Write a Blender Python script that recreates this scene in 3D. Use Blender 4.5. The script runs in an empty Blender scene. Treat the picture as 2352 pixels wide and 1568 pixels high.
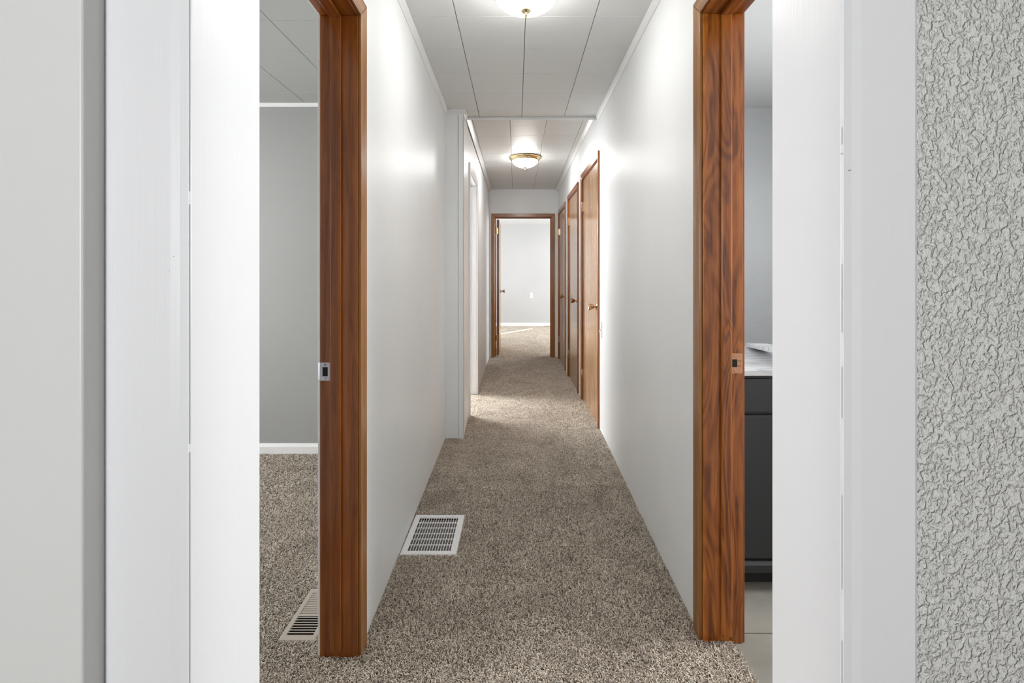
import bpy, bmesh, math, random
from mathutils import Vector, Matrix
random.seed(7)
S = bpy.context.scene
COL = S.collection

# ------------------------------------------------------------------ camera
F = 1120.0                       # focal length in pixels of the 2352 px frame
CH = 1.23                        # camera height
cam = bpy.data.cameras.new('camera'); camo = bpy.data.objects.new('camera', cam)
COL.objects.link(camo); S.camera = camo
cam.lens = F / 2352 * 36; cam.sensor_width = 36; cam.sensor_fit = 'HORIZONTAL'
cam.shift_x = -(1185 - 1176) / 2352; cam.shift_y = -(784 - 626) / 2352
cam.clip_start = 0.02
camo.location = (0, 0, CH); camo.rotation_euler = (math.pi / 2, 0, 0)
S.view_settings.view_transform = 'Standard'; S.view_settings.look = 'None'
S.view_settings.gamma = 1; S.view_settings.use_curve_mapping = False
S.view_settings.exposure = 1.0
S.render.film_transparent = False
# ------------------------------------------------------------------ sky, sun, area lamps standing in for unseen windows
W = bpy.data.worlds.new('sky'); S.world = W; W.use_nodes = True
bg = W.node_tree.nodes['Background']
sky = W.node_tree.nodes.new('ShaderNodeTexSky'); sky.sky_type = 'NISHITA'; sky.sun_disc = False
sky.sun_elevation = math.radians(27)
W.node_tree.links.new(sky.outputs[0], bg.inputs[0]); bg.inputs[1].default_value = 0.12
sl = bpy.data.lights.new('sun', 'SUN'); sl.energy = 14; sl.angle = math.radians(0.5)
so = bpy.data.objects.new('sun', sl); COL.objects.link(so)
sd = Vector((0.6 * math.cos(math.radians(27)), 0.8 * math.cos(math.radians(27)), -math.sin(math.radians(27))))
so.rotation_euler = sd.to_track_quat('-Z', 'Y').to_euler(); so.location = (-6, 3, 5)

def area(name, loc, aim, sx, sy, power, color=(1, 1, 1)):
    l = bpy.data.lights.new(name, 'AREA'); l.shape = 'RECTANGLE'; l.size = sx; l.size_y = sy
    l.energy = power; l.color = color
    o = bpy.data.objects.new(name, l); COL.objects.link(o); o.location = loc
    o.rotation_euler = (Vector(aim) - Vector(loc)).to_track_quat('-Z', 'Z').to_euler()
    return o
DAY = (0.97, 0.99, 1.0)
area('window_standin_behind', (-0.5, -2.3, 1.55), (0.1, 1, 1.3), 1.8, 1.2, 31, DAY)       # lamp standing in for an unseen window behind the camera
area('window_standin_bedroom', (-3.45, 2.0, 1.45), (-0.5, 1.4, 1.1), 1.5, 1.2, 40, DAY)  # no window built; lamp shines through the doorway onto the hall wall
area('window_standin_bathroom', (2.9, 1.7, 1.65), (0.0, 0.9, 1.3), 1.0, 1.0, 60, DAY)
area('window_standin_side_room', (-1.65, 5.54, 1.6), (-0.55, 4.3, 0.5), 1.0, 1.0, 118, DAY)
area('window_standin_end_room', (3.0, 9.4, 1.5), (0.0, 9.4, 0.9), 2.0, 1.3, 78, DAY)
area('window_standin_end_room', (-1.75, 9.6, 1.5), (0.6, 10.2, 1.0), 1.4, 1.2, 27, DAY)

# ------------------------------------------------------------------ material helpers
def mat(name, color=(0.5, 0.5, 0.5), rough=0.6, metal=0.0, spec=0.5):
    m = bpy.data.materials.new(name); m.use_nodes = True
    b = m.node_tree.nodes['Principled BSDF']
    b.inputs['Base Color'].default_value = (*color, 1); b.inputs['Roughness'].default_value = rough
    b.inputs['Metallic'].default_value = metal; b.inputs['Specular IOR Level'].default_value = spec
    return m
def N(m, t, **kw):
    n = m.node_tree.nodes.new(t)
    for k, v in kw.items():
        if hasattr(n, k): setattr(n, k, v)
        else: n.inputs[k.replace('_', ' ')].default_value = v
    return n
def L(m, a, b): m.node_tree.links.new(a, b)
def B(m): return m.node_tree.nodes['Principled BSDF']
def coords(m, scale=(1, 1, 1), kind='Object'):
    tc = N(m, 'ShaderNodeTexCoord'); mp = N(m, 'ShaderNodeMapping'); mp.inputs['Scale'].default_value = scale
    L(m, tc.outputs[kind], mp.inputs['Vector']); return mp.outputs[0]
def noise(m, vec, scale, detail=2, rough=0.5, dist=0.0):
    n = N(m, 'ShaderNodeTexNoise'); n.inputs['Scale'].default_value = scale; n.inputs['Detail'].default_value = detail
    n.inputs['Roughness'].default_value = rough; n.inputs['Distortion'].default_value = dist
    L(m, vec, n.inputs['Vector']); return n.outputs['Fac']
def ramp(m, fac, stops):
    r = N(m, 'ShaderNodeValToRGB'); e = r.color_ramp.elements
    while len(e) < len(stops): e.new(0.5)
    for i, (p, c) in enumerate(stops): e[i].position = p; e[i].color = (*c, 1)
    L(m, fac, r.inputs[0]); return r.outputs[0]
def bump(m, h, strength, dist, normal=None):
    b = N(m, 'ShaderNodeBump'); b.inputs['Strength'].default_value = strength; b.inputs['Distance'].default_value = dist
    L(m, h, b.inputs['Height'])
    if normal: L(m, normal, b.inputs['Normal'])
    L(m, b.outputs[0], B(m).inputs['Normal']); return b.outputs[0]
def mix(m, fac, a, b, mode='MIX'):
    x = N(m, 'ShaderNodeMix'); x.data_type = 'RGBA'; x.blend_type = mode
    if isinstance(fac, float): x.inputs[0].default_value = fac
    else: L(m, fac, x.inputs[0])
    for s, v in ((6, a), (7, b)):
        if isinstance(v, tuple): x.inputs[s].default_value = (*v, 1)
        else: L(m, v, x.inputs[s])
    return x.outputs[2]

def wall_mat(name, col, scale=180, strength=0.25, dist=0.002, rough=0.5):
    m = mat(name, col, rough)
    v = coords(m)
    L(m, ramp(m, noise(m, v, 1.3, 3), [(0.3, tuple(c * 0.96 for c in col)), (0.7, tuple(min(1, c * 1.03) for c in col))]), B(m).inputs['Base Color'])
    bump(m, noise(m, v, scale, 3, 0.6, 0.4), strength, dist)
    return m
M_wall = wall_mat('hall wall paint', (0.83, 0.845, 0.85), 130, 0.22, 0.0025, 0.42)
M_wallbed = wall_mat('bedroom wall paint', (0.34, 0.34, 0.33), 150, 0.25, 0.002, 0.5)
M_wallbath = wall_mat('bathroom wall paint', (0.26, 0.265, 0.27), 90, 0.4, 0.004, 0.45)
M_walllight = wall_mat('end room wall paint', (0.50, 0.50, 0.50), 150, 0.15, 0.002, 0.6)
M_smooth = wall_mat('smooth wall paint', (0.74, 0.745, 0.73), 25, 0.12, 0.003, 0.35)
# heavy knock-down texture beside the near doorway
M_knock = mat('knockdown textured wall', (0.74, 0.74, 0.715), 0.38)
v = coords(M_knock)
v = coords(M_knock, (1.0, 1.0, 0.8)); v_ = M_knock.node_tree.nodes['Mapping.001'] if 'Mapping.001' in M_knock.node_tree.nodes else None
if v_: v_.inputs['Rotation'].default_value = (0, 0.6, 0)
n1 = noise(M_knock, v, 165, 2.5, 0.5, 0.4)
r1 = ramp(M_knock, n1, [(0.34, (0, 0, 0)), (0.46, (0.35, 0.35, 0.35)), (0.56, (0.85, 0.85, 0.85)), (0.7, (1, 1, 1))])
bump(M_knock, r1, 0.9, 0.0042)

def white_mat(name, col, rough=0.38, sc=(220, 220, 6)):
    m = mat(name, col, rough); v = coords(m, sc)
    bump(m, noise(m, v, 1.0, 2), 0.18, 0.0012); return m
M_white = white_mat('white painted trim', (0.82, 0.825, 0.84))
M_whitebase = white_mat('white baseboard', (0.80, 0.80, 0.80), 0.4, (6, 6, 200))
M_crown = white_mat('painted crown moulding', (0.78, 0.785, 0.78), 0.4, (8, 8, 8))
M_ceil = mat('ceiling tile paint', (0.70, 0.71, 0.70), 0.45)
v = coords(M_ceil); bump(M_ceil, noise(M_ceil, v, 70, 3, 0.6, 0.3), 0.22, 0.003)
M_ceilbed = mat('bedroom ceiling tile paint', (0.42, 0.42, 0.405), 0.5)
M_ceilbath = wall_mat('bathroom ceiling paint', (0.42, 0.42, 0.42), 90, 0.2, 0.003, 0.6)
M_ceilback = mat('ceiling tile groove', (0.16, 0.16, 0.155), 0.9)
M_ceilplain = wall_mat('plain ceiling paint', (0.72, 0.72, 0.72), 90, 0.2, 0.003, 0.6)

# carpet
M_carpet = mat('speckled cut pile carpet', (0.3, 0.27, 0.23), 0.95, 0, 0.1)
v = coords(M_carpet)
w1 = noise(M_carpet, v, 105, 1.6, 0.55, 2.2)
w2 = noise(M_carpet, v, 420, 2, 0.6, 1.0)
w = N(M_carpet, 'ShaderNodeMath', operation='MULTIPLY_ADD'); L(M_carpet, w2, w.inputs[0]); w.inputs[1].default_value = 0.22
sc_ = N(M_carpet, 'ShaderNodeMath', operation='MULTIPLY'); L(M_carpet, w1, sc_.inputs[0]); sc_.inputs[1].default_value = 0.78
L(M_carpet, sc_.outputs[0], w.inputs[2])
cr = ramp(M_carpet, w.outputs[0], [(0.36, (0.030, 0.022, 0.017)), (0.45, (0.13, 0.10, 0.08)), (0.52, (0.36, 0.305, 0.25)), (0.60, (0.72, 0.64, 0.54))])
big = ramp(M_carpet, noise(M_carpet, v, 5.5, 3, 0.6, 1.2), [(0.36, (0.78, 0.77, 0.76)), (0.62, (1.0, 1.0, 1.0))])
L(M_carpet, mix(M_carpet, 1.0, cr, big, 'MULTIPLY'), B(M_carpet).inputs['Base Color'])
bump(M_carpet, w.outputs[0], 0.8, 0.010)

# wood, grain along an axis
def wood(name, axis, dark, mid, light, rough=0.24, sc=1.0, flame=0.0):
    m = mat(name, mid, rough, 0, 0.5)
    s = [48 * sc, 48 * sc, 48 * sc]; s['xyz'.index(axis)] = 3.0 * sc
    v = coords(m, tuple(s))
    n = noise(m, v, 1.0, 4, 0.55, 1.6)
    wv = N(m, 'ShaderNodeTexWave'); wv.wave_type = 'RINGS'; wv.rings_direction = axis.upper()
    wv.inputs['Scale'].default_value = 0.16; wv.inputs['Distortion'].default_value = 9; wv.inputs['Detail'].default_value = 3
    wv.inputs['Detail Scale'].default_value = 0.6
    L(m, v, wv.inputs['Vector'])
    a = N(m, 'ShaderNodeMath', operation='MULTIPLY'); L(m, n, a.inputs[0]); a.inputs[1].default_value = 0.78
    b = N(m, 'ShaderNodeMath', operation='MULTIPLY_ADD'); L(m, wv.outputs['Fac'], b.inputs[0]); b.inputs[1].default_value = 0.22
    L(m, a.outputs[0], b.inputs[2])
    if flame:
        s3 = [9, 9, 9]; s3['xyz'.index(axis)] = 1.5
        fl = noise(m, coords(m, tuple(s3)), 1.0, 2, 0.5, 0.9)
        f1 = N(m, 'ShaderNodeMath', operation='MULTIPLY'); L(m, fl, f1.inputs[0]); f1.inputs[1].default_value = 75
        f2 = N(m, 'ShaderNodeMath', operation='SINE'); L(m, f1.outputs[0], f2.inputs[0])
        f3 = N(m, 'ShaderNodeMath', operation='MULTIPLY_ADD'); L(m, f2.outputs[0], f3.inputs[0]); f3.inputs[1].default_value = flame; L(m, b.outputs[0], f3.inputs[2])
        b = f3
    c = ramp(m, b.outputs[0], [(0.22, dark), (0.48, mid), (0.8, light)])
    s2 = [7, 7, 7]; s2['xyz'.index(axis)] = 0.9
    blot = ramp(m, noise(m, coords(m, tuple(s2)), 1.0, 3, 0.6, 0.6), [(0.3, (0.62, 0.55, 0.5)), (0.6, (1, 1, 1))])
    L(m, mix(m, 1.0, c, blot, 'MULTIPLY'), B(m).inputs['Base Color'])
    bump(m, b.outputs[0], 0.12, 0.001)
    B(m).inputs['Coat Weight'].default_value = 0.2; B(m).inputs['Coat Roughness'].default_value = 0.16
    return m
WD = ((0.15, 0.036, 0.005), (0.29, 0.082, 0.010), (0.43, 0.14, 0.020))
WF = ((0.12, 0.026, 0.004), (0.34, 0.098, 0.010), (0.52, 0.175, 0.024))
M_fz = wood('flame grained stained wood', 'z', *WF, flame=0.11)
M_wz = wood('stained wood upright', 'z', *WD); M_wy = wood('stained wood head', 'y', *WD); M_wx = wood('stained wood cross head', 'x', *WD)
WC = ((0.20, 0.075, 0.018), (0.34, 0.145, 0.036), (0.46, 0.22, 0.06))  # same stained wood, its lit look put into a lighter colour
M_cz = wood('lit tone casing upright', 'z', *WC); M_cy = wood('lit tone casing head', 'y', *WC); M_cx = wood('lit tone casing cross head', 'x', *WC)
M_leaf = wood('pale veneer door', 'z', (0.32, 0.17, 0.08), (0.44, 0.255, 0.13), (0.52, 0.315, 0.17), 0.2, 0.7)
M_lowbounce = wood('dark low bounce wall', 'z', (0.03, 0.015, 0.008), (0.07, 0.035, 0.018), (0.1, 0.05, 0.025), 0.5)  # dark tone invented for the unseen back room walls, to cut bounce light
M_brass = mat('polished brass', (0.86, 0.72, 0.42), 0.18, 1.0)
M_bronze = mat('aged bronze', (0.46, 0.28, 0.15), 0.28, 1.0)
M_crack = mat('dark hairline crack', (0.30, 0.30, 0.30), 0.9)
M_copper = mat('copper strike', (0.52, 0.27, 0.16), 0.42, 0.8)
M_nickel = mat('satin nickel', (0.50, 0.50, 0.56), 0.38, 0.9)
M_dark = mat('dark recess', (0.012, 0.011, 0.010), 0.8)  # near-black colour stands in for shade inside holes, slots and recesses
M_void = mat('duct interior', (0.05, 0.05, 0.05), 0.5, 0.5)
M_ventwhite = mat('white enamel grille', (0.80, 0.80, 0.80), 0.35)
v = coords(M_ventwhite); nn = noise(M_ventwhite, v, 55, 3, 0.7, 0.5)
L(M_ventwhite, ramp(M_ventwhite, nn, [(0.27, (0.25, 0.23, 0.21)), (0.31, (0.80, 0.80, 0.80))]), B(M_ventwhite).inputs['Base Color'])
M_fin = mat('grey grille fin', (0.22, 0.22, 0.22), 0.5)
M_beige = mat('beige enamel register', (0.42, 0.37, 0.31), 0.4)
v = coords(M_beige); bump(M_beige, noise(M_beige, v, 300, 2), 0.1, 0.0006)
M_plastic = mat('white plastic', (0.82, 0.82, 0.81), 0.35)
M_tile = mat('porcelain floor tile', (0.33, 0.31, 0.27), 0.35)
v = coords(M_tile); L(M_tile, ramp(M_tile, noise(M_tile, v, 6, 4, 0.6, 0.5), [(0.3, (0.21, 0.195, 0.17)), (0.7, (0.29, 0.27, 0.235))]), B(M_tile).inputs['Base Color'])
M_grout = mat('tile grout', (0.22, 0.20, 0.18), 0.9)
M_cab = mat('charcoal painted cabinet', (0.014, 0.0145, 0.016), 0.45)
v = coords(M_cab); bump(M_cab, noise(M_cab, v, 200, 2), 0.12, 0.0008)
M_marble = mat('grey veined marble', (0.7, 0.7, 0.7), 0.22)
v = coords(M_marble, (3, 9, 9)); L(M_marble, ramp(M_marble, noise(M_marble, v, 1.6, 6, 0.62, 1.8), [(0.33, (0.26, 0.26, 0.27)), (0.45, (0.42, 0.42, 0.43)), (0.6, (0.52, 0.52, 0.52))]), B(M_marble).inputs['Base Color'])
def glow(name, col, strength):
    m = mat(name, (0.9, 0.88, 0.82), 0.25)
    B(m).inputs['Emission Color'].default_value = (*col, 1); B(m).inputs['Emission Strength'].default_value = strength
    return m
M_glassnear = glow('opal glass near', (1.0, 0.985, 0.96), 18.5)
M_glassfar = glow('opal glass lit', (1.0, 0.99, 0.98), 23.0)

# ------------------------------------------------------------------ mesh helpers
WORLD = {}
def hexa(bm, p):                       # p: 8 points, bottom 4 (ccw) then top 4
    vs = [bm.verts.new(q) for q in p]
    for f in ((3, 2, 1, 0), (4, 5, 6, 7), (0, 1, 5, 4), (1, 2, 6, 5), (2, 3, 7, 6), (3, 0, 4, 7)):
        bm.faces.new([vs[i] for i in f])
def box(bm, x0, x1, y0, y1, z0, z1):
    hexa(bm, [(x0, y0, z0), (x1, y0, z0), (x1, y1, z0), (x0, y1, z0), (x0, y0, z1), (x1, y0, z1), (x1, y1, z1), (x0, y1, z1)])
def prism(bm, poly, axis, a0, a1):     # poly: 2-D points in the two other axes; extruded along axis
    def pt(u, w, a): return {'x': (a, u, w), 'y': (u, a, w), 'z': (u, w, a)}[axis]
    A = [bm.verts.new(pt(u, w, a0)) for u, w in poly]; Bv = [bm.verts.new(pt(u, w, a1)) for u, w in poly]
    n = len(poly); bm.faces.new(A); bm.faces.new(Bv[::-1])
    for i in range(n): bm.faces.new([A[i], Bv[i], Bv[(i + 1) % n], A[(i + 1) % n]])
def sweep(bm, prof, p0, p1, un, wn):   # profile points (u,w) swept from p0 to p1 with basis vectors un, wn (each may be a pair: start,end)
    p0, p1 = Vector(p0), Vector(p1); un, wn = Vector(un), Vector(wn)
    A = [bm.verts.new(p0 + un * u + wn * w) for u, w in prof]; Bv = [bm.verts.new(p1 + un * u + wn * w) for u, w in prof]
    n = len(prof); bm.faces.new(A); bm.faces.new(Bv[::-1])
    for i in range(n): bm.faces.new([A[i], Bv[i], Bv[(i + 1) % n], A[(i + 1) % n]])
def lathe(bm, prof, origin, axis, seg=48):  # prof: (radius, height along axis)
    o = Vector(origin); ax = Vector(axis).normalized()
    a = ax.orthogonal().normalized(); b = ax.cross(a)
    rings = []
    for r, h in prof:
        if r < 1e-6: rings.append([bm.verts.new(o + ax * h)])
        else: rings.append([bm.verts.new(o + ax * h + (a * math.cos(t) + b * math.sin(t)) * r) for t in [2 * math.pi * k / seg for k in range(seg)]])
    for i in range(len(rings) - 1):
        R0, R1 = rings[i], rings[i + 1]
        for k in range(seg):
            k2 = (k + 1) % seg
            if len(R0) == 1 and len(R1) == 1: continue
            if len(R0) == 1: bm.faces.new([R0[0], R1[k], R1[k2]])
            elif len(R1) == 1: bm.faces.new([R0[k], R1[0], R0[k2]])
            else: bm.faces.new([R0[k], R1[k], R1[k2], R0[k2]])
    for f in bm.faces: f.smooth = True
def obj(name, bm, m, parent=None, bevel=0.0, seg=2, smooth=False):
    bmesh.ops.recalc_face_normals(bm, faces=bm.faces)
    cs = [v.co for v in bm.verts]
    lo = Vector([min(c[i] for c in cs) for i in range(3)]); hi = Vector([max(c[i] for c in cs) for i in range(3)])
    org = Vector(((lo.x + hi.x) / 2, (lo.y + hi.y) / 2, lo.z))
    bmesh.ops.translate(bm, verts=bm.verts, vec=-org)
    me = bpy.data.meshes.new(name); bm.to_mesh(me); bm.free(); me.materials.append(m)
    o = bpy.data.objects.new(name, me); COL.objects.link(o)
    if smooth:
        for p in me.polygons: p.use_smooth = True
    if parent: o.parent = parent; o.location = org - WORLD[parent.name]
    else: o.location = org
    WORLD[o.name] = org
    if bevel:
        md = o.modifiers.new('bevel', 'BEVEL'); md.width = bevel; md.segments = seg; md.limit_method = 'ANGLE'
    return o
def struct(name, bm, m, **k):
    o = obj(name, bm, m, None, **k); o['kind'] = 'structure'; return o
def empty(name, loc):
    o = bpy.data.objects.new(name, None); COL.objects.link(o); o.location = loc; o.empty_display_size = 0.1
    WORLD[o.name] = Vector(loc); return o
def thing(name, loc, label, cat, group=None):
    o = empty(name, loc); o['label'] = label; o['category'] = cat
    if group: o['group'] = group
    return o
def tag(o, label, cat): o['label'] = label; o['category'] = cat; return o
def new(): return bmesh.new()

# ------------------------------------------------------------------ wall lines
def pl(pts):
    def f(y):
        if y <= pts[0][0]: return pts[0][1]
        for (a, xa), (b, xb) in zip(pts, pts[1:]):
            if y <= b: return xa + (xb - xa) * (y - a) / (b - a)
        return pts[-1][1]
    return f
XL = pl([(0.70, -0.497), (1.555, -0.504), (3.605, -0.523)])             # hall left wall, near part
XL2 = pl([(3.605, -0.388), (4.1, -0.402), (7.07, -0.385)])              # hall left wall beyond the jog
XR = pl([(0.70, 0.612), (1.6, 0.620), (3.7, 0.632), (7.07, 0.613)])     # hall right wall
YE = 7.07
ZC = 2.43                                                              # near ceiling
def wall_y(bm, xf, out, y0, y1, z0, z1, n=6):
    for k in range(n):
        a = y0 + (y1 - y0) * k / n; b = y0 + (y1 - y0) * (k + 1) / n
        xa, xb = xf(a), xf(b)
        hexa(bm, [(xa, a, z0), (xa + out, a, z0), (xb + out, b, z0), (xb, b, z0), (xa, a, z1), (xa + out, a, z1), (xb + out, b, z1), (xb, b, z1)])

# ------------------------------------------------------------------ carpet floor with two duct openings
VH = (-0.478, -0.288, 2.146, 2.438)          # hall vent duct opening
VB = (-0.775, -0.685, 1.645, 1.865)          # bedroom register duct opening
def hump(x, y):
    t = min(1, max(0, (x + 0.35) / 0.95)); t = t * t * (3 - 2 * t)
    return 0.048 * math.exp(-((y - 3.75) / 1.25) ** 2) * t if x < 0.66 else 0.048 * math.exp(-((y - 3.75) / 1.25) ** 2)
def lin(a, b, st):
    n = max(1, round((b - a) / st)); return [a + (b - a) * k / n for k in range(n)]
xs = sorted(set([-3.6, -2.6, -1.6, -1.1, -0.9] + [VB[0], VB[1], VH[0], VH[1]] + lin(-0.64, 0.72, 0.04) + [0.72]))
ys = sorted(set(lin(-2.6, 0.6, 0.4) + lin(0.6, 7.2, 0.1) + lin(7.2, 11.4, 0.5) + [11.4] + [VB[2], VB[3], VH[2], VH[3]]))
bm = new(); G = {}
def gv(x, y):
    if (x, y) not in G: G[(x, y)] = bm.verts.new((x, y, hump(x, y)))
    return G[(x, y)]
for i in range(len(xs) - 1):
    for j in range(len(ys) - 1):
        cx, cy = (xs[i] + xs[i + 1]) / 2, (ys[j] + ys[j + 1]) / 2
        if any(v[0] < cx < v[1] and v[2] < cy < v[3] for v in (VH, VB)): continue
        bm.faces.new([gv(xs[i], ys[j]), gv(xs[i + 1], ys[j]), gv(xs[i + 1], ys[j + 1]), gv(xs[i], ys[j + 1])])
ext = [(0.72, 1.6, -2.6, 0.6), (0.72, 3.3, 7.2, 11.4)]
for x0, x1, y0, y1 in ext:
    bm.faces.new([bm.verts.new(p) for p in ((x0, y0, 0), (x1, y0, 0), (x1, y1, 0), (x0, y1, 0))])
FLOOR = struct('floor', bm, M_carpet, smooth=True)

# bathroom tile floor
bm = new()
ty = [0.70, 1.06, 1.362, 1.664, 1.966, 2.268, 2.57, 2.872, 3.174, 3.6]
for j in range(len(ty) - 1):
    for x0 in (0.722, 1.29, 1.86, 2.43):
        box(bm, x0, x0 + 0.565, ty[j] + 0.003, ty[j + 1] - 0.003, -0.02, 0.0)
fb = struct('floor_bathroom', bm, M_tile, bevel=0.0015)
bm = new(); box(bm, 0.722, 3.0, 0.70, 3.6, -0.04, -0.004); struct('floor_bathroom_grout', bm, M_grout)

# ------------------------------------------------------------------ walls
bm = new()
wall_y(bm, XL, -0.121, 0.711, 0.80, 0, 2.46, 1); wall_y(bm, XL, -0.121, 0.80, 1.575, 2.07, 2.46, 1); wall_y(bm, XL, -0.121, 1.575, 3.605, 0, 2.46, 4)
struct('wall_left', bm, M_wall)
bm = new()                                                             # the jog and the left wall beyond it
hexa(bm, [(-0.644, 3.605, 0), (-0.388, 3.605, 0), (-0.3905, 3.725, 0), (-0.644, 3.725, 0), (-0.644, 3.605, 2.46), (-0.388, 3.605, 2.46), (-0.3905, 3.725, 2.46), (-0.644, 3.725, 2.46)])
wall_y(bm, XL2, -0.12, 3.725, 4.17, 0, 2.56, 2); wall_y(bm, XL2, -0.12, 4.17, 4.935, 2.12, 2.56, 2); wall_y(bm, XL2, -0.12, 4.935, YE, 0, 2.56, 3)
struct('wall_left_far', bm, M_wall)
bm = new()
wall_y(bm, XR, 0.132, 0.711, 0.82, 0, 2.46, 1); wall_y(bm, XR, 0.132, 0.82, 1.637, 2.11, 2.46, 1); wall_y(bm, XR, 0.132, 1.637, 3.79, 0, 2.46, 4)
CD = [(3.715, 4.60, 2.118), (4.89, 5.74, 2.098), (6.08, 6.965, 2.078)]        # closet openings y0, y1, top
yy = 3.79
wall_y(bm, XR, 0.132, 3.79, YE, 2.118, 2.56, 4)
CDo = []
struct('wall_right', bm, M_wall)
bm = new()
for a, b in ((3.79, 3.80), (4.60, 4.89), (5.74, 6.08), (6.965, YE)):
    if b - a > 0.02: wall_y(bm, XR, 0.132, a, b, 0, 2.118, 1)
for y0, y1, zt in CD[1:]: wall_y(bm, XR, 0.132, y0, y1, zt, 2.118, 1)
struct('wall_right_far', bm, M_wall)
# end wall
bm = new()
box(bm, -0.52, -0.318, YE, YE + 0.12, 0, 2.56); box(bm, 0.526, 0.76, YE, YE + 0.12, 0, 2.56); box(bm, -0.318, 0.526, YE, YE + 0.12, 2.045, 2.56)
struct('wall_end', bm, M_wall)
# bedroom shell
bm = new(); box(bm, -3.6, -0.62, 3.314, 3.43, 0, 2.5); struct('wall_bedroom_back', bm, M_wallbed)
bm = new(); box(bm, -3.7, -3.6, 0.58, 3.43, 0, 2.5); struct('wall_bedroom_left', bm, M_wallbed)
# bathroom shell
bm = new(); box(bm, 0.745, 3.0, 3.59, 3.70, 0, 2.5); struct('wall_bathroom_back', bm, M_wallbath)
bm = new(); box(bm, 3.0, 3.1, 0.58, 3.70, 0, 2.5); struct('wall_bathroom_right', bm, M_wallbath)
bm = new(); box(bm, 0.74, 3.0, 0.70, 3.6, 2.44, 2.5); struct('ceiling_bathroom', bm, M_ceilbath)
# closet backs behind the shut doors
bm = new(); box(bm, 1.30, 1.38, 3.7, 7.2, 0, 2.5); struct('wall_closet_back', bm, M_wall)
# side room
bm = new(); box(bm, -2.6, -2.5, 3.43, 5.7, 0, 2.6); struct('wall_side_room_left', bm, M_walllight)
bm = new(); box(bm, -2.6, -0.515, 5.6, 5.7, 0, 2.6); struct('wall_side_room_back', bm, M_walllight)
bm = new(); box(bm, -2.6, -0.50, 3.43, 5.7, 2.56, 2.62); struct('ceiling_side_room', bm, M_ceilplain)
# end room; slit added in its left wall to cast the sun streak
bm = new()
box(bm, -2.0, -1.9, 7.19, 7.47, 0, 2.5); box(bm, -2.0, -1.9, 7.71, 11.2, 0, 2.5); box(bm, -2.0, -1.9, 7.47, 7.71, 2.0, 2.5)
struct('wall_end_room_left', bm, M_walllight)
bm = new(); box(bm, -2.0, 3.3, 11.2, 11.3, 0, 2.5); struct('wall_end_room_back', bm, M_walllight)
bm = new(); box(bm, 3.2, 3.3, 7.19, 11.2, 0, 2.5); struct('wall_end_room_right', bm, M_walllight)
bm = new(); box(bm, -2.0, -0.52, 7.09, 7.19, 0, 2.5); box(bm, 0.76, 3.3, 7.09, 7.19, 0, 2.5); struct('wall_end_room_front', bm, M_walllight)
bm = new(); box(bm, -2.0, 3.3, 7.19, 11.3, 2.31, 2.42); struct('ceiling_end_room', bm, M_ceilplain)
bm = new(); box(bm, -1.9, 3.2, 11.186, 11.2, 0, 0.08); struct('baseboard_end_room', bm, M_whitebase, bevel=0.004)
bm = new(); box(bm, -3.6, -0.626, 3.298, 3.314, 0, 0.052); prism(bm, [(3.3, 0.052), (3.314, 0.052), (3.314, 0.072), (3.309, 0.072)], 'x', -3.6, -0.626)
struct('baseboard_bedroom', bm, M_whitebase, bevel=0.001)
# room behind the camera
bm = new(); box(bm, -3.6, -0.394, 0.60, 0.711, 0, 2.5); box(bm, 0.394, 3.0, 0.583, 0.711, 0, 2.5); box(bm, -0.394, 0.394, 0.583, 0.711, 2.03, 2.5)
struct('wall_near', bm, M_knock)
bm = new(); box(bm, -1.6, -0.4795, 0.539, 0.60, 0, 2.44); struct('wall_near_left', bm, M_smooth, bevel=0.003, seg=3)
bm = new(); box(bm, -1.7, -1.6, -2.6, 0.6, 0, 2.5); struct('wall_back_room_left', bm, M_lowbounce)
bm = new(); box(bm, 1.6, 1.7, -2.6, 0.583, 0, 2.5); struct('wall_back_room_right', bm, M_lowbounce)
bm = new(); box(bm, -1.7, 1.7, -2.7, -2.6, 0, 2.5); struct('wall_back', bm, M_lowbounce)
bm = new(); box(bm, -1.7, 1.7, -2.7, 0.6, 2.44, 2.5); struct('ceiling_back_room', bm, M_ceilplain)
# corner board on the jog
bm = new(); box(bm, -0.424, -0.3855, 3.600, 3.606, 0, 2.40); box(bm, -0.3885, -0.3855, 3.600, 3.64, 0, 2.40); tr1 = struct('trim_1', bm, M_wall, bevel=0.001)
bm = new(); box(bm, -0.4262, -0.4240, 3.6035, 3.606, 0, 2.40); obj('seam', bm, M_ceilback, tr1)

# ------------------------------------------------------------------ tiled ceilings
def tiled(name, seams_x, rows_y, x0, x1, y0, y1, zf, gx=0.0016, gy=0.0006, m=None):
    bm = new()
    X = [x0] + [s for s in seams_x if x0 < s < x1] + [x1]; Y = [y0] + [s for s in rows_y if y0 < s < y1] + [y1]
    for i in range(len(X) - 1):
        for j in range(len(Y) - 1):
            a, b, c, d = X[i] + gx, X[i + 1] - gx, Y[j] + gy, Y[j + 1] - gy
            hexa(bm, [(a, c, zf(a, c)), (b, c, zf(b, c)), (b, d, zf(b, d)), (a, d, zf(a, d)),
                      (a, c, zf(a, c) + 0.012), (b, c, zf(b, c) + 0.012), (b, d, zf(b, d) + 0.012), (a, d, zf(a, d) + 0.012)])
    o = struct(name, bm, m or M_ceil, bevel=0.0012, seg=1)
    bm = new()
    hexa(bm, [(p[0], p[1], zf(p[0], p[1]) + 0.006 + dz) for dz in (0, 0.04) for p in ((x0, y0), (x1, y0), (x1, y1), (x0, y1))])
    c = obj('groove_backing', bm, M_ceilback, o)
ar = lambda a, st, n: [a + st * k for k in range(n)]
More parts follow.
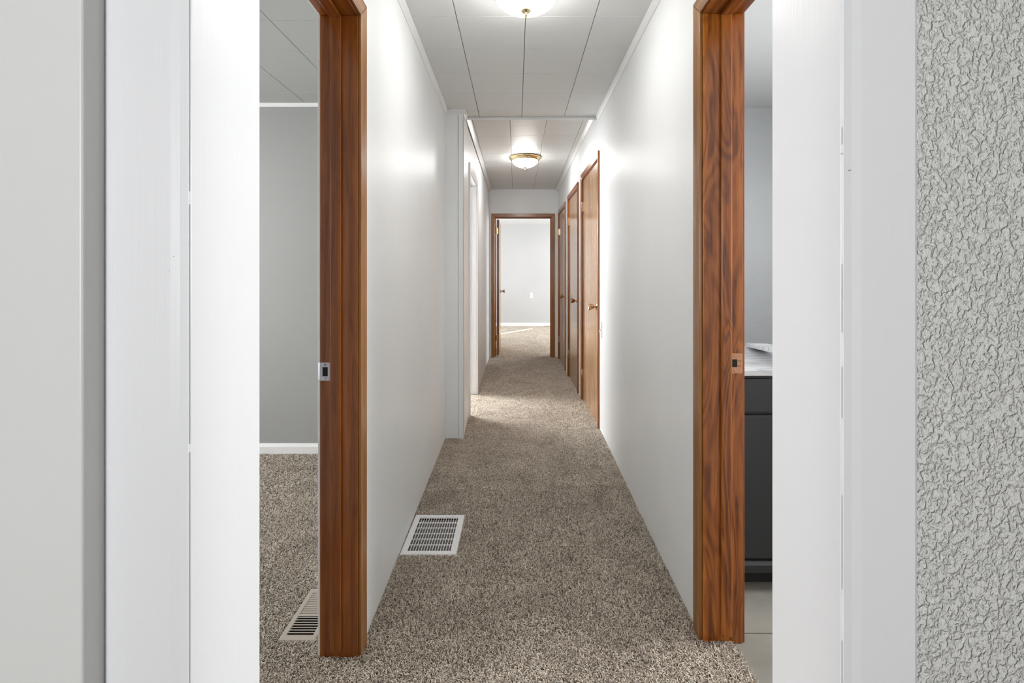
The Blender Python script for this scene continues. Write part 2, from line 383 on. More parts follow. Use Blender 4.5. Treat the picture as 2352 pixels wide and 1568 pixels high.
tiled('ceiling', ar(-0.93 + 0.325, 0.325, 6), ar(0.66, 0.325, 12), -0.50, 0.64, 0.711, 3.755, lambda x, y: ZC)
zfar = lambda x, y: 2.478 + 0.035 * (x + 0.39) - (0.012 + 0.011 * (x + 0.39)) * (y - 3.79)
tiled('ceiling_far', ar(-0.355, 0.306, 4), ar(3.873, 0.297, 12), -0.40, 0.64, 3.768, YE, zfar)
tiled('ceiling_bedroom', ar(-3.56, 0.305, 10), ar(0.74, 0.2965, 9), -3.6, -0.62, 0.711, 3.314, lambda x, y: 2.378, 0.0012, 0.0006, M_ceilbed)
# unseen roof added to keep the daylight out, clipped to pass the sun streak
bm = new(); box(bm, -3.72, 3.4, -2.8, 3.45, 2.64, 2.70); box(bm, -2.65, 3.4, 3.45, 5.75, 2.64, 2.70); box(bm, -2.05, 3.4, 5.75, 11.4, 2.64, 2.70); struct('roof_daylight_block', bm, M_ceilback)
bm = new(); box(bm, -0.55, 0.76, 3.756, 3.768, 2.412, 2.60)
prism(bm, [(3.756, 2.428), (3.750, 2.424), (3.747, 2.408), (3.756, 2.405)], 'x', -0.40, 0.64); struct('trim_2', bm, M_crown, bevel=0.001)
# crown mouldings
CP = [(0, 0), (0, -0.030), (0.004, -0.030), (0.009, -0.022), (0.018, -0.012), (0.022, -0.004), (0.022, 0)]
def crown(name, segs, prof=CP):
    bm = new()
    for p0, p1, un in segs: sweep(bm, prof, p0, p1, un, (0, 0, 1))
    struct(name, bm, M_crown)
crown('trim_3', [((XL(0.72), 0.72, ZC), (XL(3.605), 3.605, ZC), (1, 0, 0)), ((-0.523, 3.605, ZC), (-0.366, 3.605, ZC), (0, -1, 0)), ((-0.388, 3.600, ZC), (-0.390, 3.755, ZC), (1, 0, 0))])
crown('trim_4', [((XR(0.72), 0.72, ZC), (XR(1.6), 1.6, ZC), (-1, 0, 0)), ((XR(1.6), 1.6, ZC), (XR(3.755), 3.755, ZC), (-1, 0, 0))])
CP2 = [(0, 0), (0, -0.040), (0.005, -0.040), (0.012, -0.030), (0.022, -0.016), (0.028, -0.010), (0.034, -0.008), (0.034, 0)]
crown('trim_5', [((XL2(3.79), 3.79, zfar(-0.39, 3.79)), (XL2(7.07), 7.07, zfar(-0.385, 7.07)), (1, 0, 0))], CP2)
crown('trim_6', [((XR(3.79), 3.79, zfar(0.63, 3.79)), (XR(7.07), 7.07, zfar(0.613, 7.07)), (-1, 0, 0))], CP2)
crown('trim_7', [((-0.385, YE, zfar(0.1, YE)), (0.613, YE, zfar(0.1, YE)), (0, -1, 0))], [(0, 0), (0, -0.012), (0.01, -0.012), (0.014, 0)])
crown('trim_8', [((-3.6, 3.314, 2.378), (-0.626, 3.314, 2.378), (0, -1, 0))], [(0, 0), (0, -0.022), (0.004, -0.022), (0.006, -0.014), (0.015, -0.006), (0.016, 0)])

# ------------------------------------------------------------------ door frames in walls that run along Y
# xi: hall-side face function, sgn: direction from the hall into the wall (-1 left, +1 right)
def frame_y(root, xi, sgn, th, y0, y1, zt, mats, casing_out, stop_off, cw=0.055, ct=0.012, rv=0.005, z0=0.0, cmats=None, leafside=None):
    mz, my = mats; cz, cy = cmats or mats
    jt = 0.02
    def jam(name, ya, yb):
        bm = new(); xa, xb = xi((ya + yb) / 2), xi((ya + yb) / 2) + sgn * th
        box(bm, min(xa, xb), max(xa, xb), ya, yb, z0, zt); return obj(name, bm, mz, root, bevel=0.0015)
    far = jam('jamb', y1, y1 + jt); jam('jamb', y0 - jt, y0)
    bm = new()
    xa0, xb0, xa1, xb1 = xi(y0), xi(y0) + sgn * th, xi(y1), xi(y1) + sgn * th
    pts = [(xa0, y0 - jt), (xb0, y0 - jt), (xb1, y1 + jt), (xa1, y1 + jt)]
    hexa(bm, [(*p, zt) for p in pts] + [(*p, zt + jt) for p in pts]); obj('head_jamb', bm, my, root, bevel=0.0015)
    # stops
    s0, s1 = stop_off
    for (ya, yb) in ((y1 - 0.011, y1), (y0, y0 + 0.011)):
        bm = new(); xa = xi((ya + yb) / 2) + sgn * s0; xb = xi((ya + yb) / 2) + sgn * s1
        box(bm, min(xa, xb), max(xa, xb), ya, yb, 0.028, zt); obj('door_stop', bm, mz, root, bevel=0.003)
    bm = new()
    pts = [(xi(y0) + sgn * s0, y0), (xi(y0) + sgn * s1, y0), (xi(y1) + sgn * s1, y1), (xi(y1) + sgn * s0, y1)]
    hexa(bm, [(*p, zt - 0.011) for p in pts] + [(*p, zt) for p in pts]); obj('door_stop', bm, my, root, bevel=0.003)
    # casings on the hall side
    a, b, t = y0 - rv, y1 + rv, zt + rv
    def cas(poly, m, name, side):
        bm = new()
        for yz in [poly]:
            inn = xi((y0 + y1) / 2) if side == 0 else None
            A = []; Bv = []
            for (y, z, d) in poly:
                base = xi(y) if side == 0 else xi(y) + sgn * th
                dirn = -sgn if side == 0 else sgn
                A.append(bm.verts.new((base, y, z))); Bv.append(bm.verts.new((base + dirn * d, y, z)))
            n = len(poly); bm.faces.new(A); bm.faces.new(Bv[::-1])
            for i in range(n): bm.faces.new([A[i], Bv[i], Bv[(i + 1) % n], A[(i + 1) % n]])
        return obj(name, bm, m, root, bevel=0.002)
    i_, o_ = ct * 0.75, ct
    for side, (q, w) in ((0, (cz, cy)),) + (((1, casing_out),) if casing_out else ()):
        cas([(b, z0, i_), (b + cw, z0, o_), (b + cw, t + cw, o_), (b, t, i_)], q, 'casing', side)
        cas([(a, z0, i_), (a - cw, z0, o_), (a - cw, t + cw, o_), (a, t, i_)], q, 'casing', side)
        cas([(a, t, i_), (b, t, i_), (b + cw, t + cw, o_), (a - cw, t + cw, o_)], w, 'head_casing', side)
    return far

def knob(parent, base, axis, m, sc=1.0, name='door_knob'):
    bm = new()
    pr = [(0, 0), (0.031, 0), (0.031, 0.004), (0.026, 0.008), (0.015, 0.011), (0.0105, 0.014), (0.010, 0.026), (0.013, 0.031), (0.0185, 0.037), (0.0235, 0.050), (0.0265, 0.066), (0.0255, 0.069), (0.0235, 0.0695), (0.020, 0.066), (0, 0.063)]
    lathe(bm, [(r * sc, h * sc) for r, h in pr], base, axis, 36)
    k = obj(name, bm, m, parent, smooth=True); return k

# door_1: bedroom doorway, left
d1 = empty('door_1', (-0.56, 1.18, 0)); d1['kind'] = 'structure'
frame_y(d1, XL, -1, 0.121, 0.82, 1.555, 2.05, (M_wz, M_wy), (M_white, M_white), (0.0515, 0.086), cmats=(M_cz, M_cy))
bm = new()                                                    # strike plate around its hole
X0, X1, Z0, Z1, yf = -0.633, -0.593, 0.886, 0.944, 1.5535
hx0, hx1, hz0, hz1 = -0.6165, -0.5995, 0.900, 0.929
for q in ((X0 + 0.008, hx0, Z0, Z1), (hx1, X1, Z0, Z1), (hx0, hx1, Z0, hz0), (hx0, hx1, hz1, Z1)): box(bm, q[0], q[1], yf, 1.5552, q[2], q[3])
hexa(bm, [(X0, 1.560, Z0 + 0.003), (X0 + 0.008, yf, Z0), (X0 + 0.008, 1.5552, Z0), (X0, 1.562, Z0 + 0.003), (X0, 1.560, Z1 - 0.003), (X0 + 0.008, yf, Z1), (X0 + 0.008, 1.5552, Z1), (X0, 1.562, Z1 - 0.003)])
sp = obj('strike_plate', bm, M_nickel, d1); sp['label'] = 'satin nickel strike plate'
bm = new(); box(bm, hx0, hx1, 1.5545, 1.5553, hz0, hz1); obj('latch_hole', bm, M_dark, sp)
for z in (0.9365, 0.893):
    bm = new(); lathe(bm, [(0, 0.0012), (0.0018, 0.0012), (0.0035, 0.0006), (0.0036, 0)], (-0.6085, yf, z), (0, -1, 0), 16); obj('screw', bm, M_nickel if z < 0.9 else M_fin, sp)

# door_2: bathroom doorway, right
d2 = empty('door_2', (0.68, 1.22, 0)); d2['kind'] = 'structure'
frame_y(d2, XR, 1, 0.132, 0.84, 1.617, 2.09, (M_fz, M_wy), (M_wz, M_wy), (0.057, 0.093), cmats=(M_cz, M_cy))
X0, X1, Z0, Z1, yf = 0.713, 0.7545, 0.8965, 0.963, 1.6155
hx0, hx1, hz0, hz1 = 0.7165, 0.733, 0.917, 0.943
bm = new()
for q in ((X0, hx0, Z0, Z1), (hx1, X1 - 0.006, Z0, Z1), (hx0, hx1, Z0, hz0), (hx0, hx1, hz1, Z1)): box(bm, q[0], q[1], yf, 1.6172, q[2], q[3])
hexa(bm, [(X1 - 0.006, yf, Z0), (X1, 1.622, Z0 + 0.004), (X1, 1.624, Z0 + 0.004), (X1 - 0.006, 1.6172, Z0), (X1 - 0.006, yf, Z1), (X1, 1.622, Z1 - 0.004), (X1, 1.624, Z1 - 0.004), (X1 - 0.006, 1.6172, Z1)])
sp = obj('strike_plate', bm, M_copper, d2); sp['label'] = 'copper coloured strike plate'
bm = new(); box(bm, hx0, hx1, 1.6165, 1.6175, hz0, hz1); obj('latch_hole', bm, M_dark, sp)
bm = new(); box(bm, 0.7345, 0.7475, 1.6152, 1.6156, 0.9375, 0.939); box(bm, 0.7345, 0.7475, 1.6152, 1.6156, 0.9205, 0.922); obj('tongue_slot', bm, M_dark, sp)
for z in (0.953, 0.9055):
    bm = new(); lathe(bm, [(0, 0.0006), (0.0016, 0.0006), (0.0036, 0.0012), (0.0038, 0)], (0.7255, yf, z), (0, -1, 0), 16); obj('screw', bm, M_bronze, sp)

# door_3: white doorway on the left, further on
d3 = empty('door_3', (-0.45, 4.55, 0)); d3['kind'] = 'structure'
frame_y(d3, XL2, -1, 0.12, 4.19, 4.915, 2.10, (M_white, M_white), (M_white, M_white), (0.05, 0.085), cw=0.06, ct=0.018)

# closet doors 4,5,6 on the right, all shut
for n, (y0, y1, zt) in enumerate(CD):
    d = empty('door_%d' % (n + 4), (XR((y0 + y1) / 2), (y0 + y1) / 2, 0)); d['kind'] = 'structure'
    a, b = y0 + 0.02, y1 - 0.02
    frame_y(d, XR, 1, 0.11, a, b, zt - 0.02, (M_wz, M_wy), None, (0.045, 0.075), cw=0.05, ct=0.014, cmats=(M_wz, M_wy))
    bm = new(); g = 0.003; fi = 0.004
    pts = [(XR(a) + fi, a + g), (XR(a) + fi + 0.035, a + g), (XR(b) + fi + 0.035, b - g), (XR(b) + fi, b - g)]
    hexa(bm, [(*p, 0.012) for p in pts] + [(*p, zt - 0.023) for p in pts])
    lf = obj('door_leaf', bm, M_leaf, d, bevel=0.002)
    kz = (0.965, 0.945, 0.93)[n]
    knob(lf, (XR(a + 0.06) + fi, a + 0.06, kz), (-1, 0, 0), M_bronze)
    for hz in (zt - 0.27, 0.28):
        bm = new(); x = XR(b) - 0.004
        lathe(bm, [(0, 0), (0.006, 0), (0.006, 0.088), (0, 0.088)], (x - 0.002, b + 0.001, hz - 0.044), (0, 0, 1), 14)
        box(bm, x - 0.002, x + 0.007, b - 0.02, b + 0.0, hz - 0.044, hz + 0.044)
        obj('hinge', bm, M_brass if (hz > 1 and n == 2) else M_bronze, lf)

# door_7: end doorway with its leaf swung into the end room
d7 = empty('door_7', (0.1, YE + 0.06, 0)); d7['kind'] = 'structure'
x0, x1, zt = -0.303, 0.511, 2.03
bm = new(); box(bm, x0 - 0.016, x0, YE, YE + 0.12, 0, zt); obj('jamb', bm, M_wz, d7, bevel=0.0015)
bm = new(); box(bm, x1, x1 + 0.016, YE, YE + 0.12, 0, zt); obj('jamb', bm, M_wz, d7, bevel=0.0015)
bm = new(); box(bm, x0 - 0.016, x1 + 0.016, YE, YE + 0.12, zt, zt + 0.016); obj('head_jamb', bm, M_wx, d7, bevel=0.0015)
for q in ((x0, x0 + 0.011, 0.0, zt), (x1 - 0.011, x1, 0.0, zt), (x0 + 0.011, x1 - 0.011, zt - 0.011, zt)):
    bm = new(); box(bm, q[0], q[1], YE + 0.045, YE + 0.078, q[2], q[3]); obj('door_stop', bm, M_wz, d7, bevel=0.002)
cw = 0.052
for sgn_, xa in ((-1, x0 - 0.002), (1, x1 + 0.002)):
    bm = new(); prism(bm, [(xa, 0), (xa + sgn_ * cw, 0), (xa + sgn_ * cw, zt + 0.004 + cw), (xa, zt + 0.004)], 'y', YE - 0.013, YE); obj('casing', bm, M_cz, d7, bevel=0.003)
bm = new(); prism(bm, [(x0 - 0.002, zt + 0.004), (x1 + 0.002, zt + 0.004), (x1 + 0.002 + cw, zt + 0.004 + cw), (x0 - 0.002 - cw, zt + 0.004 + cw)], 'y', YE - 0.013, YE); obj('head_casing', bm, M_cx, d7, bevel=0.003)
bm = new(); box(bm, -0.284, -0.247, 7.20, 7.98, 0.015, 2.015); lf = obj('door_leaf', bm, M_cz, d7, bevel=0.0015)
knob(lf, (-0.247, 7.91, 0.93), (1, 0, 0), M_nickel)
for hz, m_ in ((1.845, M_brass), (0.27, M_bronze)):
    bm = new(); lathe(bm, [(0, 0), (0.0065, 0), (0.0065, 0.09), (0, 0.09)], (-0.291, 7.195, hz - 0.045), (0, 0, 1), 14)
    box(bm, -0.291, -0.262, 7.1975, 7.200, hz - 0.045, hz + 0.045); box(bm, -0.303, -0.291, 7.190, 7.1925, hz - 0.045, hz + 0.045)
    obj('hinge', bm, m_, lf)

# door_8: white doorway the view looks through
d8 = empty('door_8', (0, 0.645, 0)); d8['kind'] = 'structure'
for sg in (-1, 1):
    bm = new(); xa, xb = sg * 0.380, sg * 0.396
    box(bm, min(xa, xb), max(xa, xb), 0.5705, 0.7235, 0, 2.03); obj('jamb', bm, M_white, d8, bevel=0.0012)
    bm = new(); w = 0.478 if sg < 0 else 0.467
    prism(bm, [(sg * 0.3815, 0.5705), (sg * 0.3825, 0.5688), (sg * 0.392, 0.5690), (sg * 0.402, 0.5675), (sg * (w - 0.004), 0.5655), (sg * w, 0.568), (sg * w, 0.583), (sg * 0.3815, 0.583)], 'z', 0, 2.03)
    obj('casing', bm, M_white, d8)
    bm = new(); box(bm, min(xb, sg * w), max(xb, sg * w), 0.711, 0.722, 0, 2.03); obj('casing', bm, M_white, d8, bevel=0.002)
bm = new(); box(bm, -0.396, 0.396, 0.5705, 0.7235, 2.03, 2.046); obj('head_jamb', bm, M_white, d8)
bm = new(); box(bm, -0.4695, 0.467, 0.567, 0.583, 2.03, 2.115); obj('head_casing', bm, M_white, d8, bevel=0.003)

for sg, spans in ((-1, ((0.1, 1.02), (1.03, 1.31), (1.325, 2.0))), (1, ((0.62, 0.80), (0.86, 0.97), (1.06, 1.12), (1.16, 1.24), (1.38, 1.40)))):
    bm = new()
    for z0, z1 in spans:
        x = sg * 0.3812; y = 0.5702
        box(bm, x - 0.00014, x + 0.00014, y - 0.0002, y + 0.0006, z0, z1)
    obj('paint_crack', bm, M_crack, d8)
bm = new()
for x, z, w_, h_ in ((0.3808, 1.369, 0.0012, 0.0016), (0.4065, 1.032, 0.0012, 0.0012), (0.389, 1.3495, 0.0045, 0.0006), (-0.3985, 1.249, 0.0016, 0.0007), (-0.4035, 1.2325, 0.0012, 0.0012)):
    yy = 0.5678 if abs(x) > 0.385 else 0.5698
    box(bm, x - w_ * 0.35, x + w_ * 0.35, yy - 0.0004, yy + 0.001, z - h_ * 0.35, z + h_ * 0.35)
obj('paint_chip', bm, M_crack, d8)

# ------------------------------------------------------------------ ceiling lights
def lamp(loc, label, glass):
    t = thing('ceiling_light', loc, label, 'ceiling light', 'flush dome lights along the hallway ceiling')
    D = (0, 0, -1)
    bm = new(); lathe(bm, [(0, 0), (0.165, 0), (0.170, 0.004), (0.170, 0.009), (0.164, 0.016), (0.157, 0.019), (0.154, 0.026), (0.146, 0.031), (0.140, 0.038), (0.134, 0.040), (0.132, 0.034), (0, 0.03)], loc, D, 72); obj('brass_rim', bm, M_brass, t, smooth=True)
    bm = new(); pr = []
    for k in range(15):
        a = math.pi / 2 * k / 14; pr.append((0.134 * math.cos(a), 0.036 + 0.076 * math.sin(a)))
    lathe(bm, pr, loc, D, 72); obj('glass_dome', bm, glass, t, smooth=True)
    bm = new(); lathe(bm, [(0, 0.108), (0.021, 0.108), (0.022, 0.112), (0.017, 0.116), (0.007, 0.118), (0.0045, 0.121), (0.0065, 0.124), (0.0075, 0.129), (0.005, 0.133), (0.0055, 0.136), (0.003, 0.140), (0, 0.141)], loc, D, 32); obj('finial', bm, M_brass, t, smooth=True)
    return t
lamp((0.042, 2.03, ZC), 'brass rimmed ceiling dome light nearest the camera, cut by the top of the frame', M_glassnear)
lamp((0.098, 5.24, zfar(0.098, 5.24) - 0.001), 'lit brass rimmed opal dome light on the far hallway ceiling before the closet doors', M_glassfar)

# ------------------------------------------------------------------ hall floor vent
def ringframe(bm, o, i, z0, z1, sl=0.003):
    def q(r, z, e=0.0): return [bm.verts.new(p) for p in ((r[0] + e, r[2] + e, z), (r[1] - e, r[2] + e, z), (r[1] - e, r[3] - e, z), (r[0] + e, r[3] - e, z))]
    R = [q(o, z0), q(o, z0 + 0.4 * (z1 - z0), 0.0006), q(o, z1, sl), q(i, z1, -0.0012), q(i, z1 - 0.001), q(i, z0)]
    for a, b in zip(R, R[1:]):
        for k in range(4): bm.faces.new([a[k], a[(k + 1) % 4], b[(k + 1) % 4], b[k]])
t = thing('floor_vent', (-0.38, 2.29, 0), 'square white metal floor grille set in the hallway carpet against the left wall', 'floor vent')
bm = new(); a0, a1, b0, b1 = -0.507, -0.257, 2.117, 2.467; i0, i1, j0, j1 = VH; zt = 0.007
ringframe(bm, (a0, a1, b0, b1), VH, 0.0005, zt, 0.0035); obj('frame', bm, M_ventwhite, t)
for k in range(5):
    bm = new(); y = j0 + (j1 - j0) * (k + 1) / 6; box(bm, i0, i1, y - 0.0016, y + 0.0016, 0.001, zt - 0.0005); obj('crossbar', bm, M_ventwhite, t)
for k in range(15):
    bm = new(); x = i0 + (i1 - i0) * (k + 0.9) / 15.6
    hexa(bm, [(x - 0.0011, j0, 0.0045), (x + 0.0011, j0, 0.0045), (x + 0.0011, j1, 0.0045), (x - 0.0011, j1, 0.0045), (x - 0.0011, j0, 0.0063), (x + 0.0011, j0, 0.0063), (x + 0.0011, j1, 0.0063), (x - 0.0011, j1, 0.0063)])
    obj('fin', bm, M_ventwhite, t)
bm = new()
for k in range(18):
    y = j0 + 0.008 + (j1 - j0 - 0.016) * k / 17
    hexa(bm, [(i0, y, -0.022), (i1, y, -0.022), (i1, y + 0.001, -0.022), (i0, y + 0.001, -0.022), (i0, y + 0.012, -0.004), (i1, y + 0.012, -0.004), (i1, y + 0.013, -0.004), (i0, y + 0.013, -0.004)])
obj('damper', bm, M_fin, t)
def duct(t, v, m=M_void):
    bm = new(); x0, x1, y0, y1 = v; e = 0.001; d = -0.14
    x0 -= e; x1 += e; y0 -= e; y1 += e
    P = [(x0, y0), (x1, y0), (x1, y1), (x0, y1)]
    T = [bm.verts.new((*p, 0.0)) for p in P]; Bo = [bm.verts.new((*p, d)) for p in P]
    for i in range(4): bm.faces.new([T[i], T[(i + 1) % 4], Bo[(i + 1) % 4], Bo[i]])
    bm.faces.new(Bo); obj('duct', bm, m, t)
duct(t, VH)

# ------------------------------------------------------------------ bedroom floor register
t = thing('floor_register', (-0.73, 1.755, 0), 'narrow beige slotted floor register in the bedroom carpet behind the left door frame', 'floor vent')
a0, a1, b0, b1 = -0.795, -0.668, 1.620, 1.890; i0, i1, j0, j1 = VB; zt = 0.008
bm = new()
ns = 18; pitch = (j1 - j0) / ns
ringframe(bm, (a0, a1, b0, b1), VB, 0.0008, zt, 0.004)
for k in range(ns + 1):
    y = j0 + pitch * k; w = 0.0019 if k != 8 else 0.006
    box(bm, i0 - 0.0005, i1 + 0.0005, max(j0, y - w), min(j1, y + w), 0.0062, zt - 0.0004)
pl_ = obj('face_plate', bm, M_beige, t)
for k in range(ns):
    yc = j0 + pitch * (k + 0.5); shut = k >= 9
    if shut:
        bm = new()
        hexa(bm, [(i0, yc - 0.006, 0.001), (i1, yc - 0.006, 0.001), (i1, yc + 0.006, 0.0055), (i0, yc + 0.006, 0.0055), (i0, yc - 0.006, 0.002), (i1, yc - 0.006, 0.002), (i1, yc + 0.006, 0.0065), (i0, yc + 0.006, 0.0065)])
        obj('louvre', bm, M_beige, t)
    else:
        bm = new()
        hexa(bm, [(i0, yc - 0.002, -0.016), (i1, yc - 0.002, -0.016), (i1, yc - 0.001, -0.016), (i0, yc - 0.001, -0.016), (i0, yc - 0.001, -0.002), (i1, yc - 0.001, -0.002), (i1, yc, -0.002), (i0, yc, -0.002)])
        obj('louvre', bm, M_dark, t)
duct(t, VB, M_dark)  # near-black duct and open louvres paint in the shade behind the slots

# ------------------------------------------------------------------ end room: outlet and register
t = thing('wall_outlet', (0.35, 11.199, 0.65), 'small white outlet plate on the pale far wall seen through the end doorway', 'outlet')
bm = new(); box(bm, 0.312, 0.388, 11.193, 11.1995, 0.648, 0.768); obj('cover_plate', bm, M_plastic, t, bevel=0.003)
for z in (0.684, 0.732):
    bm = new(); lathe(bm, [(0, 0.003), (0.015, 0.003), (0.016, 0)], (0.35, 11.193, z), (0, -1, 0), 20); s_ = obj('socket', bm, M_plastic, t)
    for dx in (-0.006, 0.006):
        bm = new(); box(bm, 0.35 + dx - 0.0012, 0.35 + dx + 0.0012, 11.1895, 11.1905, z - 0.005, z + 0.005); obj('slot', bm, M_dark, s_)
t = thing('floor_register', (0.76, 11.13, 0), 'small dark floor register against the far white baseboard in the end room', 'floor vent')
bm = new(); box(bm, 0.64, 0.90, 11.09, 11.18, 0.0005, 0.007); obj('face_plate', bm, M_void, t, bevel=0.002)
bm = new()
for k in range(12): box(bm, 0.655 + k * 0.02, 0.664 + k * 0.02, 11.10, 11.17, 0.0071, 0.0085)
obj('louvre', bm, M_dark, t)

# light switch beside the nearest closet door
t = thing('light_switch', (XR(3.62), 3.60, 0.75), 'white light switch plate on the right wall beside the nearest closet door', 'light switch')
bm = new(); x = XR(3.60); box(bm, x - 0.006, x - 0.0002, 3.565, 3.635, 0.752, 0.870); obj('cover_plate', bm, M_plastic, t, bevel=0.002)
bm = new(); hexa(bm, [(x - 0.006, 3.595, 0.803), (x - 0.006, 3.605, 0.803), (x - 0.018, 3.604, 0.790), (x - 0.018, 3.596, 0.790), (x - 0.006, 3.595, 0.818), (x - 0.006, 3.605, 0.818), (x - 0.018, 3.604, 0.800), (x - 0.018, 3.596, 0.800)]); obj('toggle', bm, M_plastic, t)

# ------------------------------------------------------------------ bathroom vanity, worktop and loose splash
t = thing('vanity_cabinet', (1.35, 2.16, 0), 'charcoal painted bathroom vanity cabinet under the veined marble worktop', 'cabinet')
bm = new(); box(bm, 0.78, 1.95, 1.885, 2.44, 0.079, 0.834); obj('body', bm, M_cab, t, bevel=0.002)
bm = new(); box(bm, 0.80, 1.93, 1.94, 2.42, 0.0, 0.079); obj('toe_kick', bm, M_dark, t)
bm = new(); prism(bm, [(1.868, 0.079), (1.885, 0.079), (1.885, 0.122), (1.878, 0.122), (1.868, 0.108)], 'x', 0.78, 1.95); obj('bottom_moulding', bm, M_cab, t, bevel=0.002)
for xa, xb in ((0.80, 1.355), (1.375, 1.93)):
    bm = new(); box(bm, xa, xb, 1.870, 1.885, 0.695, 0.822); dr = obj('drawer', bm, M_cab, t, bevel=0.003)
    bm = new(); lathe(bm, [(0, 0.022), (0.012, 0.021), (0.014, 0.016), (0.006, 0.010), (0.006, 0)], ((xa + xb) / 2 + 0.1, 1.870, 0.76), (0, -1, 0), 20); obj('knob', bm, M_nickel, dr, smooth=True)
    bm = new(); box(bm, xa, xb, 1.870, 1.885, 0.135, 0.683); dr = obj('door', bm, M_cab, t, bevel=0.003)
    bm = new(); lathe(bm, [(0, 0.022), (0.012, 0.021), (0.014, 0.016), (0.006, 0.010), (0.006, 0)], (xb - 0.04, 1.870, 0.62), (0, -1, 0), 20); obj('knob', bm, M_nickel, dr, smooth=True)
bm = new(); box(bm, 0.76, 1.97, 1.862, 2.46, 0.8355, 0.8585)
tag(obj('countertop', bm, M_marble, bevel=0.003), 'grey veined marble worktop lying on the charcoal bathroom vanity', 'countertop')
bm = new()
c0 = Vector((1.145, 2.43, 0.862)); c1 = Vector((1.045, 1.92, 0.905)); dirv = (c1 - c0).normalized(); side = Vector((dirv.y, -dirv.x, 0)).normalized()
if side.x < 0: side = -side
side = side * 0.10
up = Vector((0, 0, 0.018))
side = -side if False else side
P = [c0, c1, c1 + side, c0 + side]
hexa(bm, [tuple(p) for p in P] + [tuple(p + up) for p in P])
tag(obj('marble_splash_strip', bm, M_marble, bevel=0.002), 'loose marble splash strip lying slantwise on the bathroom worktop', 'marble slab')
bm = new(); box(bm, 1.06, 1.16, 1.935, 1.99, 0.8590, 0.897)
tag(obj('marble_offcut', bm, M_marble, bevel=0.002), 'small marble block propping up the near end of the loose splash strip', 'marble block')

# ------------------------------------------------------------------ carpet pile: short twisted yarn ends, uncountable
import numpy as np
rng = np.random.default_rng(11)
def yarns(x0, x1, y0, y1, dens, width, length, height, ba=1.3, bb=1.0):
    n = int((x1 - x0) * (y1 - y0) * dens)
    x = rng.uniform(x0, x1, n); y = rng.uniform(y0, y1, n)
    for v, e in (((-0.507, -0.257, 2.117, 2.467), 0.0015), ((-0.795, -0.668, 1.620, 1.890), 0.0015)):
        k = ~((x > v[0] - e) & (x < v[1] + e) & (y > v[2] - e) & (y < v[3] + e)); x, y = x[k], y[k]
    n = len(x)
    t = np.clip((x + 0.35) / 0.95, 0, 1); t = t * t * (3 - 2 * t); t[x > 0.66] = 1
    z = 0.048 * np.exp(-((y - 3.75) / 1.25) ** 2) * t
    a = rng.uniform(0, 2 * np.pi, n); b = a + rng.normal(0, 0.9, n)
    ln = length * rng.uniform(0.6, 1.2, n); h = height * rng.uniform(0.55, 1.25, n); w = width * rng.uniform(0.7, 1.2, n) / 2
    # spine: root, middle (highest run), tip
    P0 = np.stack([x, y, z - 0.001], 1)
    P1 = P0 + np.stack([np.cos(a) * ln * 0.45, np.sin(a) * ln * 0.45, h * 0.85 + 0.001], 1)
    P2 = P1 + np.stack([np.cos(b) * ln * 0.55, np.sin(b) * ln * 0.55, h * 0.15], 1)
    def rib(P, ang, ww):
        s_ = np.stack([-np.sin(ang) * ww, np.cos(ang) * ww, np.zeros(n)], 1)
        up = np.zeros((n, 3)); up[:, 2] = ww * 0.7
        return [P - s_, P + up, P + s_]
    V = np.stack(rib(P0, a, w) + rib(P1, (a + b) / 2, w) + rib(P2, b, w * 0.6), 1)      # n,9,3
    c = rng.beta(ba, bb, n)
    return V, c
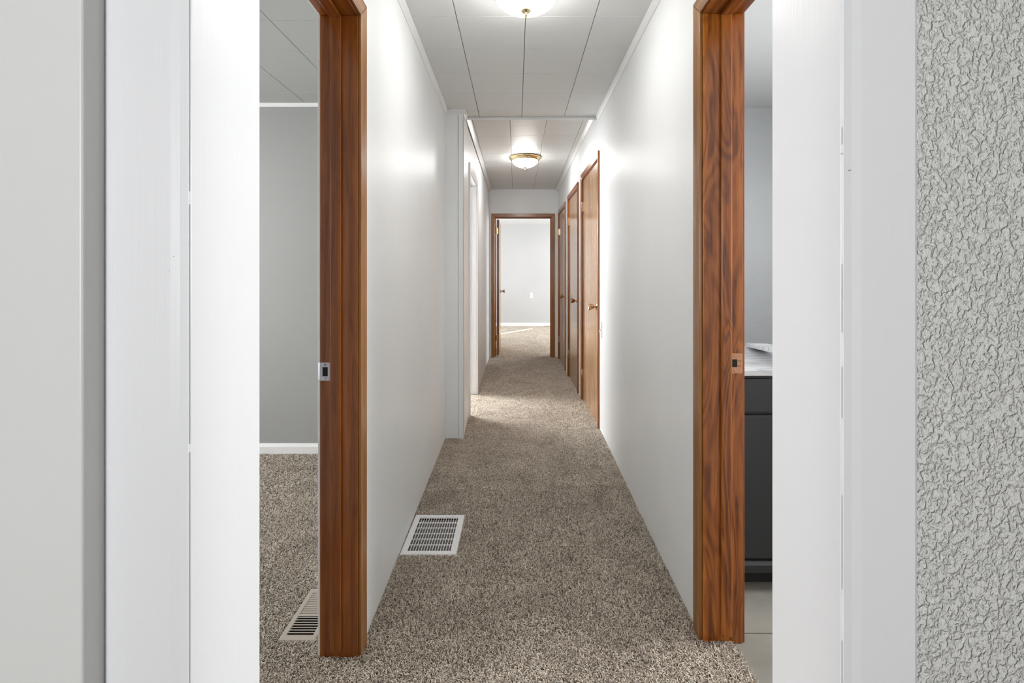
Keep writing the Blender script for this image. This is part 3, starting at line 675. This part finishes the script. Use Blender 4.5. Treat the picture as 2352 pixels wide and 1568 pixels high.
sets = [yarns(-0.62, 0.722, 0.72, 2.75, 100000, 0.0021, 0.0098, 0.0070), yarns(-1.25, -0.62, 1.2, 3.3, 90000, 0.0023, 0.0102, 0.0070),
        yarns(-0.54, 0.66, 2.75, 4.3, 70000, 0.0027, 0.0125, 0.0070, 1.9, 1.2), yarns(-0.52, 0.66, 4.3, 7.2, 38000, 0.0034, 0.016, 0.0065, 2.6, 1.6),
        yarns(-0.36, 1.0, 7.2, 11.18, 22000, 0.0042, 0.021, 0.0065, 3.5, 1.6), yarns(-0.62, -0.52, 4.2, 4.92, 38000, 0.0034, 0.016, 0.0065, 2.6, 1.6),
        yarns(-2.6, -1.25, 1.0, 3.3, 52000, 0.0030, 0.0125, 0.0070)]
V = np.concatenate([s_[0] for s_ in sets]); cc = np.concatenate([s_[1] for s_ in sets]); n = len(V)
fq = np.array([[0, 1, 4, 3], [1, 2, 5, 4], [3, 4, 7, 6], [4, 5, 8, 7]])
faces = (np.arange(n)[:, None, None] * 9 + fq[None]).reshape(-1)
me = bpy.data.meshes.new('carpet_pile'); nf = n * 4
me.vertices.add(n * 9); me.vertices.foreach_set('co', V.reshape(-1).astype(np.float32))
me.loops.add(nf * 4); me.loops.foreach_set('vertex_index', faces.astype(np.int32))
me.polygons.add(nf); me.polygons.foreach_set('loop_start', np.arange(nf, dtype=np.int32) * 4)
me.polygons.foreach_set('use_smooth', np.ones(nf, dtype=bool))
at = me.attributes.new('yarn', 'FLOAT', 'POINT'); at.data.foreach_set('value', np.repeat(cc, 9).astype(np.float32))
me.update(calc_edges=True)
M_yarn = mat('speckled yarn', (0.4, 0.36, 0.3), 0.9, 0, 0.15)
an = N(M_yarn, 'ShaderNodeAttribute'); an.attribute_name = 'yarn'
yc = ramp(M_yarn, an.outputs['Fac'], [(0.0, (0.09, 0.068, 0.050)), (0.35, (0.34, 0.28, 0.222)), (0.7, (0.68, 0.595, 0.495)), (1.0, (0.90, 0.82, 0.71))])
vy = coords(M_yarn)
bg_ = ramp(M_yarn, noise(M_yarn, vy, 5.0, 3, 0.6, 1.2), [(0.36, (0.80, 0.79, 0.78)), (0.62, (1.0, 1.0, 1.0))])
L(M_yarn, mix(M_yarn, 1.0, yc, bg_, 'MULTIPLY'), B(M_yarn).inputs['Base Color'])
me.materials.append(M_yarn)
cp = bpy.data.objects.new('carpet_pile', me); COL.objects.link(cp)
cp.parent = FLOOR; cp.location = -WORLD[FLOOR.name]
cp['kind'] = 'stuff'; cp['label'] = 'speckled beige and brown twisted carpet pile'
print('yarns', n)
